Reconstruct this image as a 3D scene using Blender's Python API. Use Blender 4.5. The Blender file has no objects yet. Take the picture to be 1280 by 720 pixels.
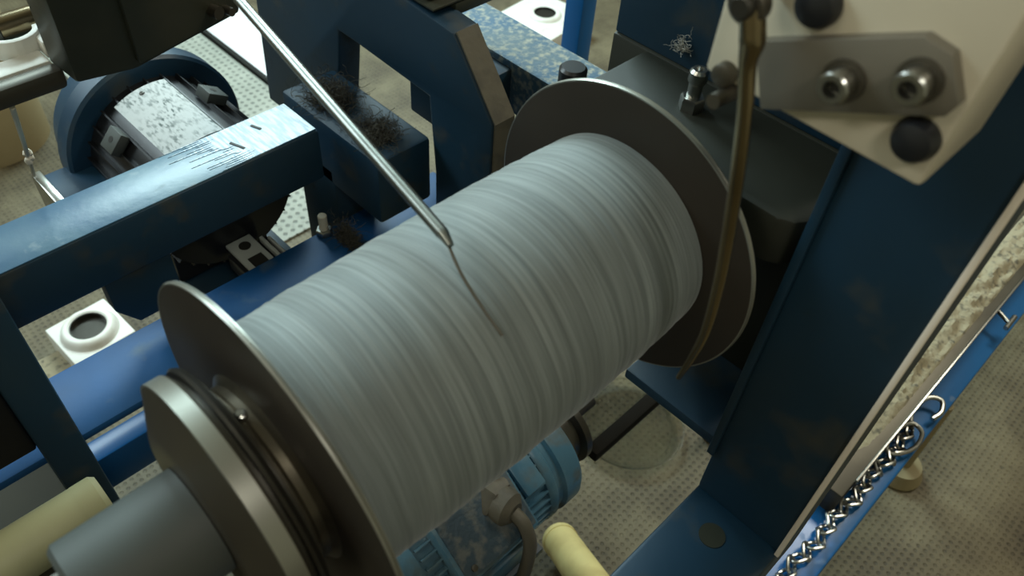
import bpy, bmesh, math, random
from mathutils import Vector, Matrix, Quaternion, noise
random.seed(7)
C = bpy.context.scene
COL = C.collection
PI = math.pi

# ------------------------------------------------------------------ camera
cd = bpy.data.cameras.new('camera'); cam = bpy.data.objects.new('camera', cd); COL.objects.link(cam)
cd.sensor_width = 36.0; cd.lens = 36.0 * 1014.0 / 1280.0
cd.clip_start = 0.01; cd.clip_end = 60
_pitch, _roll, _az = 0.8185, 0.08812, 0.73028
F = Vector((math.cos(_pitch) * math.cos(_az), math.cos(_pitch) * math.sin(_az), -math.sin(_pitch)))
R0 = Vector((math.sin(_az), -math.cos(_az), 0)); U0 = R0.cross(F)
Rv = R0 * math.cos(_roll) + U0 * math.sin(_roll); Uv = -R0 * math.sin(_roll) + U0 * math.cos(_roll)
cam.matrix_world = Matrix(((Rv.x, Uv.x, -F.x, 0), (Rv.y, Uv.y, -F.y, 0), (Rv.z, Uv.z, -F.z, 1.35), (0, 0, 0, 1)))
cd.dof.use_dof = True; cd.dof.focus_distance = 0.75; cd.dof.aperture_fstop = 9.0
C.camera = cam

# ------------------------------------------------------------------ light
C.view_settings.view_transform = 'Standard'; C.view_settings.look = 'None'
C.view_settings.exposure = 0.0; C.view_settings.gamma = 1.0; C.view_settings.use_curve_mapping = False
W = bpy.data.worlds.new('hall'); C.world = W; W.use_nodes = True
W.node_tree.nodes['Background'].inputs[0].default_value = (0.55, 0.62, 0.60, 1)
W.node_tree.nodes['Background'].inputs[1].default_value = 0.5

def area(name, loc, target, sx, sy, power, col):
    l = bpy.data.lights.new(name, 'AREA'); l.shape = 'RECTANGLE'; l.size = sx; l.size_y = sy
    l.energy = power; l.color = col
    o = bpy.data.objects.new(name, l); COL.objects.link(o); o.location = loc
    o.rotation_euler = (Vector(target) - Vector(loc)).to_track_quat('-Z', 'Y').to_euler()
    return o
area('window_light', (1.75, 3.12, 2.72), (0.5, 0.7, 0.7), 1.7, 1.1, 150, (0.72, 0.96, 0.99))
area('added_window_light', (-0.85, 3.12, 2.72), (0.2, 0.8, 0.8), 1.6, 1.1, 70, (0.76, 0.95, 1.0))  # light of the added second window, lifts the clip and beam at left
area('ceiling_light', (2.6, 0.1, 3.2), (0.9, 0.0, 0.3), 1.3, 0.7, 52, (1.0, 0.96, 0.80))
area('added_fill_light', (-1.6, 0.9, 2.9), (0.4, 0.2, 0.9), 1.2, 0.5, 10, (1.0, 0.95, 0.80))  # unseen lamp, added to brighten the head and other faces turned to -X
area('task_light', (-0.08, -0.38, 1.82), (0.3, 0.1, 1.2), 0.16, 0.10, 2.3, (1.0, 0.97, 0.86))

# ------------------------------------------------------------------ materials
def mat(name, col, rough=0.5, metal=0.0, col2=None, scale=8.0, lo=0.45, hi=0.65, bump=0.0, bscale=60.0, dust=None, dlo=0.5, dhi=0.7, dscale=14.0, spec=0.5, detail=6.0):
    m = bpy.data.materials.new(name); m.use_nodes = True
    nt = m.node_tree; b = nt.nodes['Principled BSDF']
    b.inputs['Roughness'].default_value = rough; b.inputs['Metallic'].default_value = metal
    b.inputs['Base Color'].default_value = (*col, 1); b.inputs['Specular IOR Level'].default_value = spec
    tc = nt.nodes.new('ShaderNodeTexCoord')
    def nz(sc, det=detail):
        n = nt.nodes.new('ShaderNodeTexNoise'); n.inputs['Scale'].default_value = sc; n.inputs['Detail'].default_value = det
        nt.links.new(tc.outputs['Object'], n.inputs['Vector']); return n
    last = None
    def mixin(prev, c, sc, a, z):
        n = nz(sc); r = nt.nodes.new('ShaderNodeMapRange'); r.inputs['From Min'].default_value = a; r.inputs['From Max'].default_value = z
        nt.links.new(n.outputs['Fac'], r.inputs['Value'])
        x = nt.nodes.new('ShaderNodeMix'); x.data_type = 'RGBA'
        nt.links.new(r.outputs['Result'], x.inputs[0])
        if prev is None: x.inputs[6].default_value = (*col, 1)
        else: nt.links.new(prev, x.inputs[6])
        x.inputs[7].default_value = (*c, 1)
        return x.outputs[2], r.outputs['Result']
    if col2: last, _ = mixin(last, col2, scale, lo, hi)
    if dust:
        last, f = mixin(last, dust, dscale, dlo, dhi)
        rr = nt.nodes.new('ShaderNodeMapRange'); rr.inputs['To Min'].default_value = rough; rr.inputs['To Max'].default_value = 0.85
        nt.links.new(f, rr.inputs['Value']); nt.links.new(rr.outputs['Result'], b.inputs['Roughness'])
    if last: nt.links.new(last, b.inputs['Base Color'])
    if bump:
        n = nz(bscale, 4); bp = nt.nodes.new('ShaderNodeBump'); bp.inputs['Strength'].default_value = bump; bp.inputs['Distance'].default_value = 0.002
        nt.links.new(n.outputs['Fac'], bp.inputs['Height']); nt.links.new(bp.outputs['Normal'], b.inputs['Normal'])
    return m

M = {}
M['blue'] = mat('blue_paint', (0.003, 0.075, 0.23), 0.5, col2=(0.003, 0.055, 0.16), scale=5, dust=(0.16, 0.20, 0.20), dlo=0.60, dhi=0.95, dscale=22, bump=0.08, bscale=120)
M['blue_dark'] = mat('blue_paint_shaded', (0.005, 0.030, 0.058), 0.5, col2=(0.007, 0.025, 0.040), scale=4, dust=(0.035, 0.038, 0.030), dlo=0.56, dhi=0.75, dscale=18, bump=0.08, bscale=90)  # darker copy of the blue paint: shade of unlit faces in its colour, plus grime
M['blue_worn_lit'] = mat('blue_paint_worn_lit', (0.03, 0.10, 0.19), 0.36, col2=(0.10, 0.19, 0.25), scale=11, lo=0.4, hi=0.7, dust=(0.30, 0.36, 0.38), dlo=0.58, dhi=0.78, dscale=30, bump=0.15, bscale=90)  # wear, with the light on the beam top put into the pale tone
M['blue_dusty'] = mat('blue_paint_dusty', (0.05, 0.12, 0.20), 0.7, col2=(0.10, 0.16, 0.20), scale=16, dust=(0.34, 0.36, 0.31), dlo=0.46, dhi=0.66, dscale=110, bump=0.5, bscale=180)
M['grit_blue'] = mat('gritty_blue', (0.035, 0.06, 0.08), 0.6, dust=(0.11, 0.12, 0.115), dlo=0.46, dhi=0.62, dscale=70, bump=0.5, bscale=200)
M['blue_motor'] = mat('motor_blue', (0.045, 0.125, 0.19), 0.36, col2=(0.09, 0.175, 0.225), scale=16, dust=(0.07, 0.085, 0.08), dlo=0.52, dhi=0.68, dscale=24, bump=0.15, bscale=130)
M['blue_rail'] = mat('rail_blue', (0.010, 0.125, 0.36), 0.28, col2=(0.012, 0.10, 0.28), scale=4, dust=(0.2, 0.25, 0.28), dlo=0.66, dhi=0.95, dscale=25)
M['grease'] = mat('greasy_steel', (0.022, 0.026, 0.018), 0.42, col2=(0.040, 0.040, 0.026), scale=9, bump=0.25, bscale=40)
M['flange'] = mat('flange_steel', (0.036, 0.029, 0.021), 0.48, 0.3, col2=(0.028, 0.023, 0.017), scale=6)
M['steel'] = mat('steel', (0.42, 0.42, 0.39), 0.28, 1.0, col2=(0.30, 0.29, 0.26), scale=10)
M['steel_dull'] = mat('dull_steel', (0.090, 0.080, 0.060), 0.42, 0.6, col2=(0.070, 0.062, 0.047), scale=9)
M['steel_dark'] = mat('dark_steel', (0.075, 0.072, 0.062), 0.36, 0.8, col2=(0.05, 0.046, 0.038), scale=12)
M['brass'] = mat('brassy_steel', (0.31, 0.25, 0.15), 0.24, 1.0, col2=(0.22, 0.17, 0.10), scale=14)
M['hub_steel'] = mat('hub_steel', (0.16, 0.14, 0.10), 0.34, 0.8, col2=(0.05, 0.045, 0.035), scale=28)
M['rim'] = mat('rim_steel', (0.34, 0.34, 0.30), 0.35, 0.8)
M['shaft'] = mat('grey_shaft', (0.058, 0.067, 0.062), 0.6, 0.1, col2=(0.072, 0.080, 0.074), scale=7)
M['black'] = mat('black_paint', (0.010, 0.011, 0.013), 0.35, bump=0.05)
M['rubber'] = mat('rubber', (0.016, 0.015, 0.012), 0.6)
M['matt_black'] = mat('matt_black', (0.010, 0.009, 0.007), 0.9, spec=0.15)
M['white'] = mat('white_plastic', (0.80, 0.80, 0.74), 0.45, col2=(0.66, 0.64, 0.54), scale=26, lo=0.5, hi=0.75)
M['head'] = mat('head_plastic', (0.62, 0.57, 0.44), 0.36, col2=(0.57, 0.51, 0.38), scale=4)
M['plate'] = mat('grey_plate', (0.235, 0.215, 0.175), 0.42, 0.6, col2=(0.19, 0.17, 0.135), scale=8)
M['cream'] = mat('cream_plastic', (0.38, 0.38, 0.22), 0.5, col2=(0.30, 0.30, 0.18), scale=6)
M['tan'] = mat('tan_cardboard', (0.34, 0.275, 0.15), 0.75, col2=(0.29, 0.235, 0.125), scale=5)
M['yellow'] = mat('yellow_plastic', (0.72, 0.60, 0.26), 0.42, col2=(0.60, 0.48, 0.2), scale=20)
M['cable'] = mat('grey_cable', (0.10, 0.09, 0.066), 0.55)
M['lint_dark'] = mat('dark_lint', (0.060, 0.056, 0.043), 0.95)
M['lint_pale'] = mat('pale_lint', (0.42, 0.41, 0.36), 0.95)
M['lint_bed'] = mat('lint_bed', (0.30, 0.26, 0.17), 0.95, col2=(0.10, 0.09, 0.065), scale=90, lo=0.52, hi=0.7, bump=0.9, bscale=140)
M['string'] = mat('cotton_string', (0.62, 0.58, 0.47), 0.9)
M['gland'] = mat('grey_gland', (0.095, 0.085, 0.060), 0.6, col2=(0.06, 0.055, 0.042), scale=30, bump=0.3, bscale=90)
M['bare_edge'] = mat('bare_edge', (0.86, 0.76, 0.62), 0.3, 0.0)
M['olive'] = mat('olive_plate', (0.018, 0.020, 0.012), 0.65, col2=(0.012, 0.014, 0.009), scale=7, bump=0.2, bscale=40)
def chipped_glare_mat():
    m = mat('chipped_glare_paint', (0.06, 0.14, 0.21), 0.34); nt = m.node_tree; b = nt.nodes['Principled BSDF']; L = nt.links.new
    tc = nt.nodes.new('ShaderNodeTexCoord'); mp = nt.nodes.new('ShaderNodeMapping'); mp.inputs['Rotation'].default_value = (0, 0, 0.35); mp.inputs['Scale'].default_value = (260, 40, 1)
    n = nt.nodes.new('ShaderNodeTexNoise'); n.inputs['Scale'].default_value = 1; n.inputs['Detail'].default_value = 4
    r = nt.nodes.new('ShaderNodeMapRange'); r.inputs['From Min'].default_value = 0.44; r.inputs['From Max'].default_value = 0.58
    x = nt.nodes.new('ShaderNodeMix'); x.data_type = 'RGBA'; x.inputs[6].default_value = (0.035, 0.11, 0.19, 1); x.inputs[7].default_value = (0.34, 0.44, 0.50, 1)  # pale streak colour holds both scraped paint and window glare
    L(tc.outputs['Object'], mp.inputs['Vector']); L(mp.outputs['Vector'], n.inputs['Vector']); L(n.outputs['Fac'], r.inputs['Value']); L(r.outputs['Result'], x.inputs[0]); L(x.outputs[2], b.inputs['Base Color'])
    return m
M['chipped'] = chipped_glare_mat()
M['cover'] = mat('pale_cover', (0.42, 0.45, 0.42), 0.4)
M['brown'] = mat('brown_board', (0.040, 0.034, 0.018), 0.8, col2=(0.030, 0.026, 0.015), scale=6)
M['navy'] = mat('navy_paint', (0.014, 0.050, 0.095), 0.42, col2=(0.022, 0.060, 0.10), scale=12, dust=(0.07, 0.08, 0.075), dlo=0.55, dhi=0.75)
M['rod_steel'] = mat('rod_steel', (0.27, 0.285, 0.265), 0.34, 1.0, col2=(0.22, 0.23, 0.21), scale=20)
M['paper'] = mat('white_sheet', (0.86, 0.88, 0.90), 0.4)

def plate_mat():
    m = mat('nameplate', (0.70, 0.72, 0.72), 0.6, 0.0, spec=0.2); nt = m.node_tree; b = nt.nodes['Principled BSDF']
    tc = nt.nodes.new('ShaderNodeTexCoord'); mp = nt.nodes.new('ShaderNodeMapping'); mp.inputs['Scale'].default_value = (260, 90, 20)
    n = nt.nodes.new('ShaderNodeTexNoise'); n.inputs['Scale'].default_value = 1.0; n.inputs['Detail'].default_value = 2
    n2 = nt.nodes.new('ShaderNodeTexNoise'); n2.inputs['Scale'].default_value = 32
    a = nt.nodes.new('ShaderNodeMapRange'); a.inputs['From Min'].default_value = 0.46; a.inputs['From Max'].default_value = 0.62
    c = nt.nodes.new('ShaderNodeMapRange'); c.inputs['From Min'].default_value = 0.38; c.inputs['From Max'].default_value = 0.6
    mu = nt.nodes.new('ShaderNodeMath'); mu.operation = 'MULTIPLY'
    x = nt.nodes.new('ShaderNodeMix'); x.data_type = 'RGBA'; x.inputs[6].default_value = (0.50, 0.53, 0.53, 1); x.inputs[7].default_value = (0.10, 0.13, 0.125, 1)
    L = nt.links.new
    L(tc.outputs['Object'], mp.inputs['Vector']); L(mp.outputs['Vector'], n.inputs['Vector']); L(tc.outputs['Object'], n2.inputs['Vector'])
    L(n.outputs['Fac'], a.inputs['Value']); L(n2.outputs['Fac'], c.inputs['Value']); L(a.outputs['Result'], mu.inputs[0]); L(c.outputs['Result'], mu.inputs[1])
    L(mu.outputs[0], x.inputs[0]); L(x.outputs[2], b.inputs['Base Color'])
    return m
M['nameplate'] = plate_mat()

def yarn_mat():
    m = bpy.data.materials.new('grey_yarn'); m.use_nodes = True; nt = m.node_tree; b = nt.nodes['Principled BSDF']; L = nt.links.new
    b.inputs['Roughness'].default_value = 0.62; b.inputs['Specular IOR Level'].default_value = 0.35
    b.inputs['Sheen Weight'].default_value = 0.25; b.inputs['Sheen Roughness'].default_value = 0.4
    tc = nt.nodes.new('ShaderNodeTexCoord')
    wob = nt.nodes.new('ShaderNodeTexNoise'); wob.inputs['Scale'].default_value = 9; wob.inputs['Detail'].default_value = 1
    L(tc.outputs['Object'], wob.inputs['Vector'])
    sub = nt.nodes.new('ShaderNodeVectorMath'); sub.operation = 'SUBTRACT'; sub.inputs[1].default_value = (0.5, 0.5, 0.5); L(wob.outputs['Color'], sub.inputs[0])
    scl = nt.nodes.new('ShaderNodeVectorMath'); scl.operation = 'SCALE'; scl.inputs['Scale'].default_value = 0.010; L(sub.outputs[0], scl.inputs[0])
    add = nt.nodes.new('ShaderNodeVectorMath'); add.operation = 'ADD'; L(tc.outputs['Object'], add.inputs[0]); L(scl.outputs[0], add.inputs[1])
    mp = nt.nodes.new('ShaderNodeMapping'); mp.inputs['Scale'].default_value = (1, 0.018, 0.018)
    L(add.outputs[0], mp.inputs['Vector'])
    def nz(sc, det, rg):
        n = nt.nodes.new('ShaderNodeTexNoise'); n.inputs['Scale'].default_value = sc; n.inputs['Detail'].default_value = det; n.inputs['Roughness'].default_value = rg
        L(mp.outputs['Vector'], n.inputs['Vector']); return n
    n1 = nz(330, 4, 0.65); n2 = nz(90, 2, 0.5)
    r1 = nt.nodes.new('ShaderNodeMapRange'); r1.inputs['From Min'].default_value = 0.36; r1.inputs['From Max'].default_value = 0.64
    L(n1.outputs['Fac'], r1.inputs['Value'])
    x = nt.nodes.new('ShaderNodeMix'); x.data_type = 'RGBA'; x.inputs[6].default_value = (0.140, 0.162, 0.158, 1); x.inputs[7].default_value = (0.265, 0.298, 0.290, 1)
    L(r1.outputs['Result'], x.inputs[0])
    r2 = nt.nodes.new('ShaderNodeMapRange'); r2.inputs['From Min'].default_value = 0.33; r2.inputs['From Max'].default_value = 0.67; r2.inputs['To Min'].default_value = 0.0; r2.inputs['To Max'].default_value = 0.5
    L(n2.outputs['Fac'], r2.inputs['Value'])
    x2 = nt.nodes.new('ShaderNodeMix'); x2.data_type = 'RGBA'; x2.inputs[7].default_value = (0.165, 0.185, 0.180, 1)
    L(r2.outputs['Result'], x2.inputs[0]); L(x.outputs[2], x2.inputs[6]); L(x2.outputs[2], b.inputs['Base Color'])
    bp = nt.nodes.new('ShaderNodeBump'); bp.inputs['Strength'].default_value = 0.35; bp.inputs['Distance'].default_value = 0.0012
    L(n1.outputs['Fac'], bp.inputs['Height']); L(bp.outputs['Normal'], b.inputs['Normal'])
    return m
M['yarn'] = yarn_mat()

def floor_mat(nm='dotted_matting', pitch=0.0128, cs=((0.080, 0.062, 0.032), (0.165, 0.138, 0.078), (0.045, 0.036, 0.021), (0.030, 0.024, 0.014)), wr=(0.62, 0.05)):
    m = bpy.data.materials.new(nm); m.use_nodes = True; nt = m.node_tree; b = nt.nodes['Principled BSDF']; L = nt.links.new
    b.inputs['Roughness'].default_value = 0.62
    tc = nt.nodes.new('ShaderNodeTexCoord')
    v = nt.nodes.new('ShaderNodeVectorMath'); v.operation = 'SCALE'; v.inputs['Scale'].default_value = 2 * PI / pitch
    L(tc.outputs['Object'], v.inputs[0]); s = nt.nodes.new('ShaderNodeSeparateXYZ'); L(v.outputs[0], s.inputs[0])
    def mth(op, a, c):
        n = nt.nodes.new('ShaderNodeMath'); n.operation = op
        for i, q in enumerate((a, c)):
            if q is None: continue
            if isinstance(q, (int, float)): n.inputs[i].default_value = q
            else: L(q, n.inputs[i])
        return n.outputs[0]
    d = mth('ADD', mth('COSINE', s.outputs[0], None), mth('COSINE', s.outputs[1], None))
    dot = nt.nodes.new('ShaderNodeMapRange'); dot.inputs['From Min'].default_value = 0.7; dot.inputs['From Max'].default_value = 1.3; L(d, dot.inputs['Value'])
    n = nt.nodes.new('ShaderNodeTexNoise'); n.inputs['Scale'].default_value = 5.0; n.inputs['Detail'].default_value = 9; n.inputs['Roughness'].default_value = 0.62; L(tc.outputs['Object'], n.inputs['Vector'])
    n2 = nt.nodes.new('ShaderNodeTexNoise'); n2.inputs['Scale'].default_value = 95; n2.inputs['Detail'].default_value = 4; L(tc.outputs['Object'], n2.inputs['Vector'])
    x = nt.nodes.new('ShaderNodeMix'); x.data_type = 'RGBA'; x.inputs[6].default_value = (*cs[0], 1); x.inputs[7].default_value = (*cs[1], 1)
    r = nt.nodes.new('ShaderNodeMapRange'); r.inputs['From Min'].default_value = 0.38; r.inputs['From Max'].default_value = 0.62
    L(n.outputs['Fac'], r.inputs['Value']); L(r.outputs['Result'], x.inputs[0])
    sp = nt.nodes.new('ShaderNodeMapRange'); sp.inputs['From Min'].default_value = 0.58; sp.inputs['From Max'].default_value = 0.72; sp.inputs['To Max'].default_value = 0.6
    L(n2.outputs['Fac'], sp.inputs['Value'])
    x3 = nt.nodes.new('ShaderNodeMix'); x3.data_type = 'RGBA'; x3.inputs[7].default_value = (*cs[2], 1)
    L(sp.outputs['Result'], x3.inputs[0]); L(x.outputs[2], x3.inputs[6])
    wear = nt.nodes.new('ShaderNodeMapRange'); wear.inputs['From Min'].default_value = 0.42; wear.inputs['From Max'].default_value = 0.56; wear.inputs['To Min'].default_value = wr[0]; wear.inputs['To Max'].default_value = wr[1]
    L(n.outputs['Fac'], wear.inputs['Value'])
    f = mth('MULTIPLY', dot.outputs['Result'], wear.outputs['Result'])
    x4 = nt.nodes.new('ShaderNodeMix'); x4.data_type = 'RGBA'; x4.inputs[7].default_value = (*cs[3], 1)
    L(f, x4.inputs[0]); L(x3.outputs[2], x4.inputs[6]); L(x4.outputs[2], b.inputs['Base Color'])
    bp = nt.nodes.new('ShaderNodeBump'); bp.inputs['Strength'].default_value = 0.6; bp.inputs['Distance'].default_value = 0.003; bp.invert = True
    L(dot.outputs['Result'], bp.inputs['Height']); L(bp.outputs['Normal'], b.inputs['Normal'])
    return m
M['floor'] = floor_mat()
M['mat'] = floor_mat('lit_matting', 0.021, ((0.33, 0.35, 0.30), (0.42, 0.44, 0.38), (0.20, 0.20, 0.17), (0.12, 0.13, 0.115)), (0.85, 0.65))  # paler copy of the floor matting, window light put into its colours
M['wall'] = mat('hall_wall', (0.40, 0.34, 0.24), 0.85, col2=(0.34, 0.29, 0.2), scale=2)

def clear_mat():
    m = bpy.data.materials.new('clear_plastic'); m.use_nodes = True; b = m.node_tree.nodes['Principled BSDF']
    b.inputs['Base Color'].default_value = (0.80, 0.82, 0.78, 1); b.inputs['Roughness'].default_value = 0.08
    b.inputs['Transmission Weight'].default_value = 1.0; b.inputs['IOR'].default_value = 1.3
    return m
M['clear'] = clear_mat()

# ------------------------------------------------------------------ mesh helpers
class MB:
    def __init__(s): s.bm = bmesh.new()
    def box(s, x0, x1, y0, y1, z0, z1, bevel=0.0, rot=None, seg=2):
        b = bmesh.new(); bmesh.ops.create_cube(b, size=1.0)
        bmesh.ops.scale(b, vec=(x1 - x0, y1 - y0, z1 - z0), verts=b.verts)
        if bevel: bmesh.ops.bevel(b, geom=b.edges[:], offset=bevel, segments=seg, profile=0.5, affect='EDGES')
        c = Vector(((x0 + x1) / 2, (y0 + y1) / 2, (z0 + z1) / 2))
        if rot: bmesh.ops.transform(b, matrix=rot.to_4x4(), verts=b.verts)
        bmesh.ops.translate(b, vec=c, verts=b.verts); s.add(b); return s
    def add(s, b):
        me = bpy.data.meshes.new('tmp'); b.to_mesh(me); b.free(); s.bm.from_mesh(me); bpy.data.meshes.remove(me)
    def prism(s, poly, axis, a, c, bevel=0.0):
        b = bmesh.new()
        def P(u, v, w):
            return {'x': (w, u, v), 'y': (u, w, v), 'z': (u, v, w)}[axis]
        n = len(poly)
        A = [b.verts.new(P(u, v, a)) for u, v in poly]; B = [b.verts.new(P(u, v, c)) for u, v in poly]
        b.faces.new(A); b.faces.new(B[::-1])
        for i in range(n): b.faces.new((A[i], B[i], B[(i + 1) % n], A[(i + 1) % n]))
        bmesh.ops.recalc_face_normals(b, faces=b.faces[:])
        if bevel: bmesh.ops.bevel(b, geom=b.edges[:], offset=bevel, segments=2, profile=0.5, affect='EDGES')
        s.add(b); return s
    def lathe(s, prof, o, d, n=48, close=True, jitter=None):
        b = bmesh.new(); d = Vector(d).normalized(); o = Vector(o)
        u = d.orthogonal().normalized(); v = d.cross(u)
        rings = []
        for k, (t, r) in enumerate(prof):
            if r < 1e-6: rings.append([b.verts.new(o + d * t)]); continue
            ring = []
            for i in range(n):
                a = 2 * PI * i / n; rr = r + (jitter(t, a) if jitter else 0)
                ring.append(b.verts.new(o + d * t + (u * math.cos(a) + v * math.sin(a)) * rr))
            rings.append(ring)
        for A, B in zip(rings, rings[1:]):
            if len(A) == 1 and len(B) == 1: continue
            for i in range(n):
                j = (i + 1) % n
                if len(A) == 1: b.faces.new((A[0], B[i], B[j]))
                elif len(B) == 1: b.faces.new((A[i], B[0], A[j]))
                else: b.faces.new((A[i], B[i], B[j], A[j]))
        bmesh.ops.recalc_face_normals(b, faces=b.faces[:]); s.add(b); return s
    def cyl(s, p0, p1, r, r1=None, n=32, bevel=0.0):
        p0 = Vector(p0); p1 = Vector(p1); L = (p1 - p0).length; r1 = r if r1 is None else r1
        if bevel: pr = [(0, 0), (0, r - bevel), (bevel, r), (L - bevel, r1), (L, r1 - bevel), (L, 0)]
        else: pr = [(0, 0), (0, r), (L, r1), (L, 0)]
        return s.lathe(pr, p0, p1 - p0, n)
    def tube(s, pts, rad, n=12, sub=6, caps=True, closed=False):
        P = [Vector(p) for p in pts]
        if isinstance(rad, (int, float)): rad = [rad] * len(P)
        Q, Rr = [], []
        N = len(P)
        for i in range(N if closed else N - 1):
            g = (lambda k: P[k % N]) if closed else (lambda k: P[max(0, min(N - 1, k))])
            a, p, q, z = g(i - 1), g(i), g(i + 1), g(i + 2)
            for k in range(sub):
                t = k / sub
                Q.append(0.5 * ((2 * p) + (q - a) * t + (2 * a - 5 * p + 4 * q - z) * t * t + (-a + 3 * p - 3 * q + z) * t ** 3))
                Rr.append(rad[i] * (1 - t) + rad[(i + 1) % N] * t)
        if not closed: Q.append(P[-1]); Rr.append(rad[-1])
        b = bmesh.new(); rings = []; u = None
        m = len(Q)
        for i in range(m):
            d = (Q[(i + 1) % m] - Q[i - 1]) if closed else (Q[min(m - 1, i + 1)] - Q[max(0, i - 1)])
            d.normalize()
            u = d.orthogonal().normalized() if u is None else (u - d * u.dot(d)).normalized()
            v = d.cross(u)
            rings.append([b.verts.new(Q[i] + (u * math.cos(2 * PI * k / n) + v * math.sin(2 * PI * k / n)) * Rr[i]) for k in range(n)])
        for i in range(m if closed else m - 1):
            A, B = rings[i], rings[(i + 1) % m]
            for k in range(n): b.faces.new((A[k], A[(k + 1) % n], B[(k + 1) % n], B[k]))
        if caps and not closed: b.faces.new(rings[0][::-1]); b.faces.new(rings[-1])
        bmesh.ops.recalc_face_normals(b, faces=b.faces[:]); s.add(b); return s
    def ringplate(s, o, d, outer, hole, h, n=40):
        """square/polygon prism is not needed: an annular collar"""
        return s.lathe([(0, hole), (0, outer), (h * 0.85, outer), (h, outer * 0.97), (h, hole * 1.04), (h * 0.9, hole), (0, hole)], o, d, n)
    def hexa(s, o, d, r, h):
        d = Vector(d).normalized()
        return s.lathe([(0, 0), (0, r), (h * .8, r), (h, r * .88), (h, 0)], o, d, 6)
    def build(s, name, material, parent=None, loc=None, smooth=35):
        me = bpy.data.meshes.new(name); s.bm.to_mesh(me); s.bm.free()
        o = bpy.data.objects.new(name, me); COL.objects.link(o)
        base = ROOT.get(parent) if parent else Vector(loc or (0, 0, 0))
        if parent is not None:
            base = ROOT[parent.name]; o.parent = parent
        else: o.location = base
        ROOT[o.name] = base
        me.transform(Matrix.Translation(-base))
        me.materials.append(M[material])
        me.shade_smooth(); me.set_sharp_from_angle(angle=math.radians(smooth))
        return o
ROOT = {}
def tag(o, label, cat, group=None, kind=None):
    o['label'] = label; o['category'] = cat
    if group: o['group'] = group
    if kind: o['kind'] = kind
    return o
def thing(name, label, cat, loc, group=None):
    o = bpy.data.objects.new(name, None); COL.objects.link(o); o.location = loc; o.empty_display_size = 0.05
    ROOT[o.name] = Vector(loc); return tag(o, label, cat, group)
def part(name, mb, m, p, label=None, smooth=35):
    o = mb.build(name, m, p, smooth=smooth)
    if label: o['label'] = label
    return o

# ------------------------------------------------------------------ setting
def shell(name, mb, m):
    o = mb.build(name, m); o['kind'] = 'structure'; return o
shell('floor', MB().box(-3, 4.6, -3, 3.3, -0.02, 0), 'floor')
shell('ceiling', MB().box(-3, 4.6, -3, 3.3, 3.6, 3.7), 'wall')
shell('wall_left', MB().box(-3.1, -3, -3, 3.3, 0, 3.6), 'wall')
shell('wall_right', MB().box(4.6, 4.7, -3, 3.3, 0, 3.6), 'wall')
shell('wall_front', MB().box(-3, 4.6, -3.1, -3, 0, 3.6), 'wall')
shell('wall_back', MB().box(-3, 4.6, 3.2, 3.3, 0, 2.15).box(-3, 4.6, 3.2, 3.3, 3.3, 3.6).box(-3, -1.7, 3.2, 3.3, 2.15, 3.3).box(0, 0.85, 3.2, 3.3, 2.15, 3.3).box(2.65, 4.6, 3.2, 3.3, 2.15, 3.3), 'wall')
shell('window_1', MB().box(0.85, 2.65, 3.21, 3.27, 2.15, 2.2).box(0.85, 2.65, 3.21, 3.27, 3.25, 3.3).box(0.85, 0.9, 3.21, 3.27, 2.2, 3.25).box(2.6, 2.65, 3.21, 3.27, 2.2, 3.25).box(1.73, 1.77, 3.22, 3.26, 2.2, 3.25), 'white')

shell('added_window_2', MB().box(-1.7, 0, 3.21, 3.27, 2.15, 2.2).box(-1.7, 0, 3.21, 3.27, 3.25, 3.3).box(-1.7, -1.65, 3.21, 3.27, 2.2, 3.25).box(-0.05, 0, 3.21, 3.27, 2.2, 3.25).box(-0.87, -0.83, 3.22, 3.26, 2.2, 3.25), 'white')  # unseen second window, added so that light reaches the white clip

# ------------------------------------------------------------------ left and rear welded frame
fr = thing('machine_frame', 'blue welded steel machine frame of square beams and posts behind the yarn spool', 'machine frame', (0.02, 0.62, 0))
ub = part('beam', MB().box(-0.3, 0.405, 0.68, 0.75, 0.709, 0.7795, 0.005), 'blue_dark', fr, 'upper blue beam, its top pale from wear and painted light')
part('worn_lit_top', MB().box(-0.3, 0.402, 0.683, 0.748, 0.7785, 0.7803, 0.0008), 'blue_worn_lit', ub, 'worn paint with the light on the beam top in its pale colour')
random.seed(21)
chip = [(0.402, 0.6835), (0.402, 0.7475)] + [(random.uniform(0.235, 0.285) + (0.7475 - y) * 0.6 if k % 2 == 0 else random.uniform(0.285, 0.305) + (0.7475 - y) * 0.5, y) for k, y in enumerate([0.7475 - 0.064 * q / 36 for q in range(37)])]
part('chipped_glare_top', MB().prism(chip, 'z', 0.7800, 0.7808), 'chipped', ub, 'chipped end, scraped paint and painted window glare in pale streaks')
for x, y, l in ((0.318, 0.712, 0.02), (0.352, 0.728, 0.014)):
    part('gouge', MB().box(x - 0.0018, x + 0.0018, y - l / 2, y + l / 2, 0.7806, 0.7815, 0.0004, Matrix.Rotation(0.35, 3, 'Z')), 'rubber', ub, 'black gouge')
part('beam', MB().box(-0.3, 0.60, 0.615, 0.71, 0.588, 0.60, 0.003), 'blue', fr, 'wide blue beam running behind the spool')
part('beam', MB().box(0.0, 0.60, 0.70, 0.735, 0.37, 0.437, 0.004), 'blue_rail', fr, 'thin lower blue beam')
part('post', MB().box(-0.002, 0.035, 0.575, 0.612, 0.0, 0.95, 0.004), 'blue_dark', fr)
part('post', MB().box(0.437, 0.505, 0.715, 0.80, 0.0, 0.68, 0.004), 'blue_dark', fr)
part('crossbeam', MB().box(0.437, 0.519, 0.618, 0.815, 0.655, 0.75, 0.005), 'blue_dark', fr)
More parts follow.
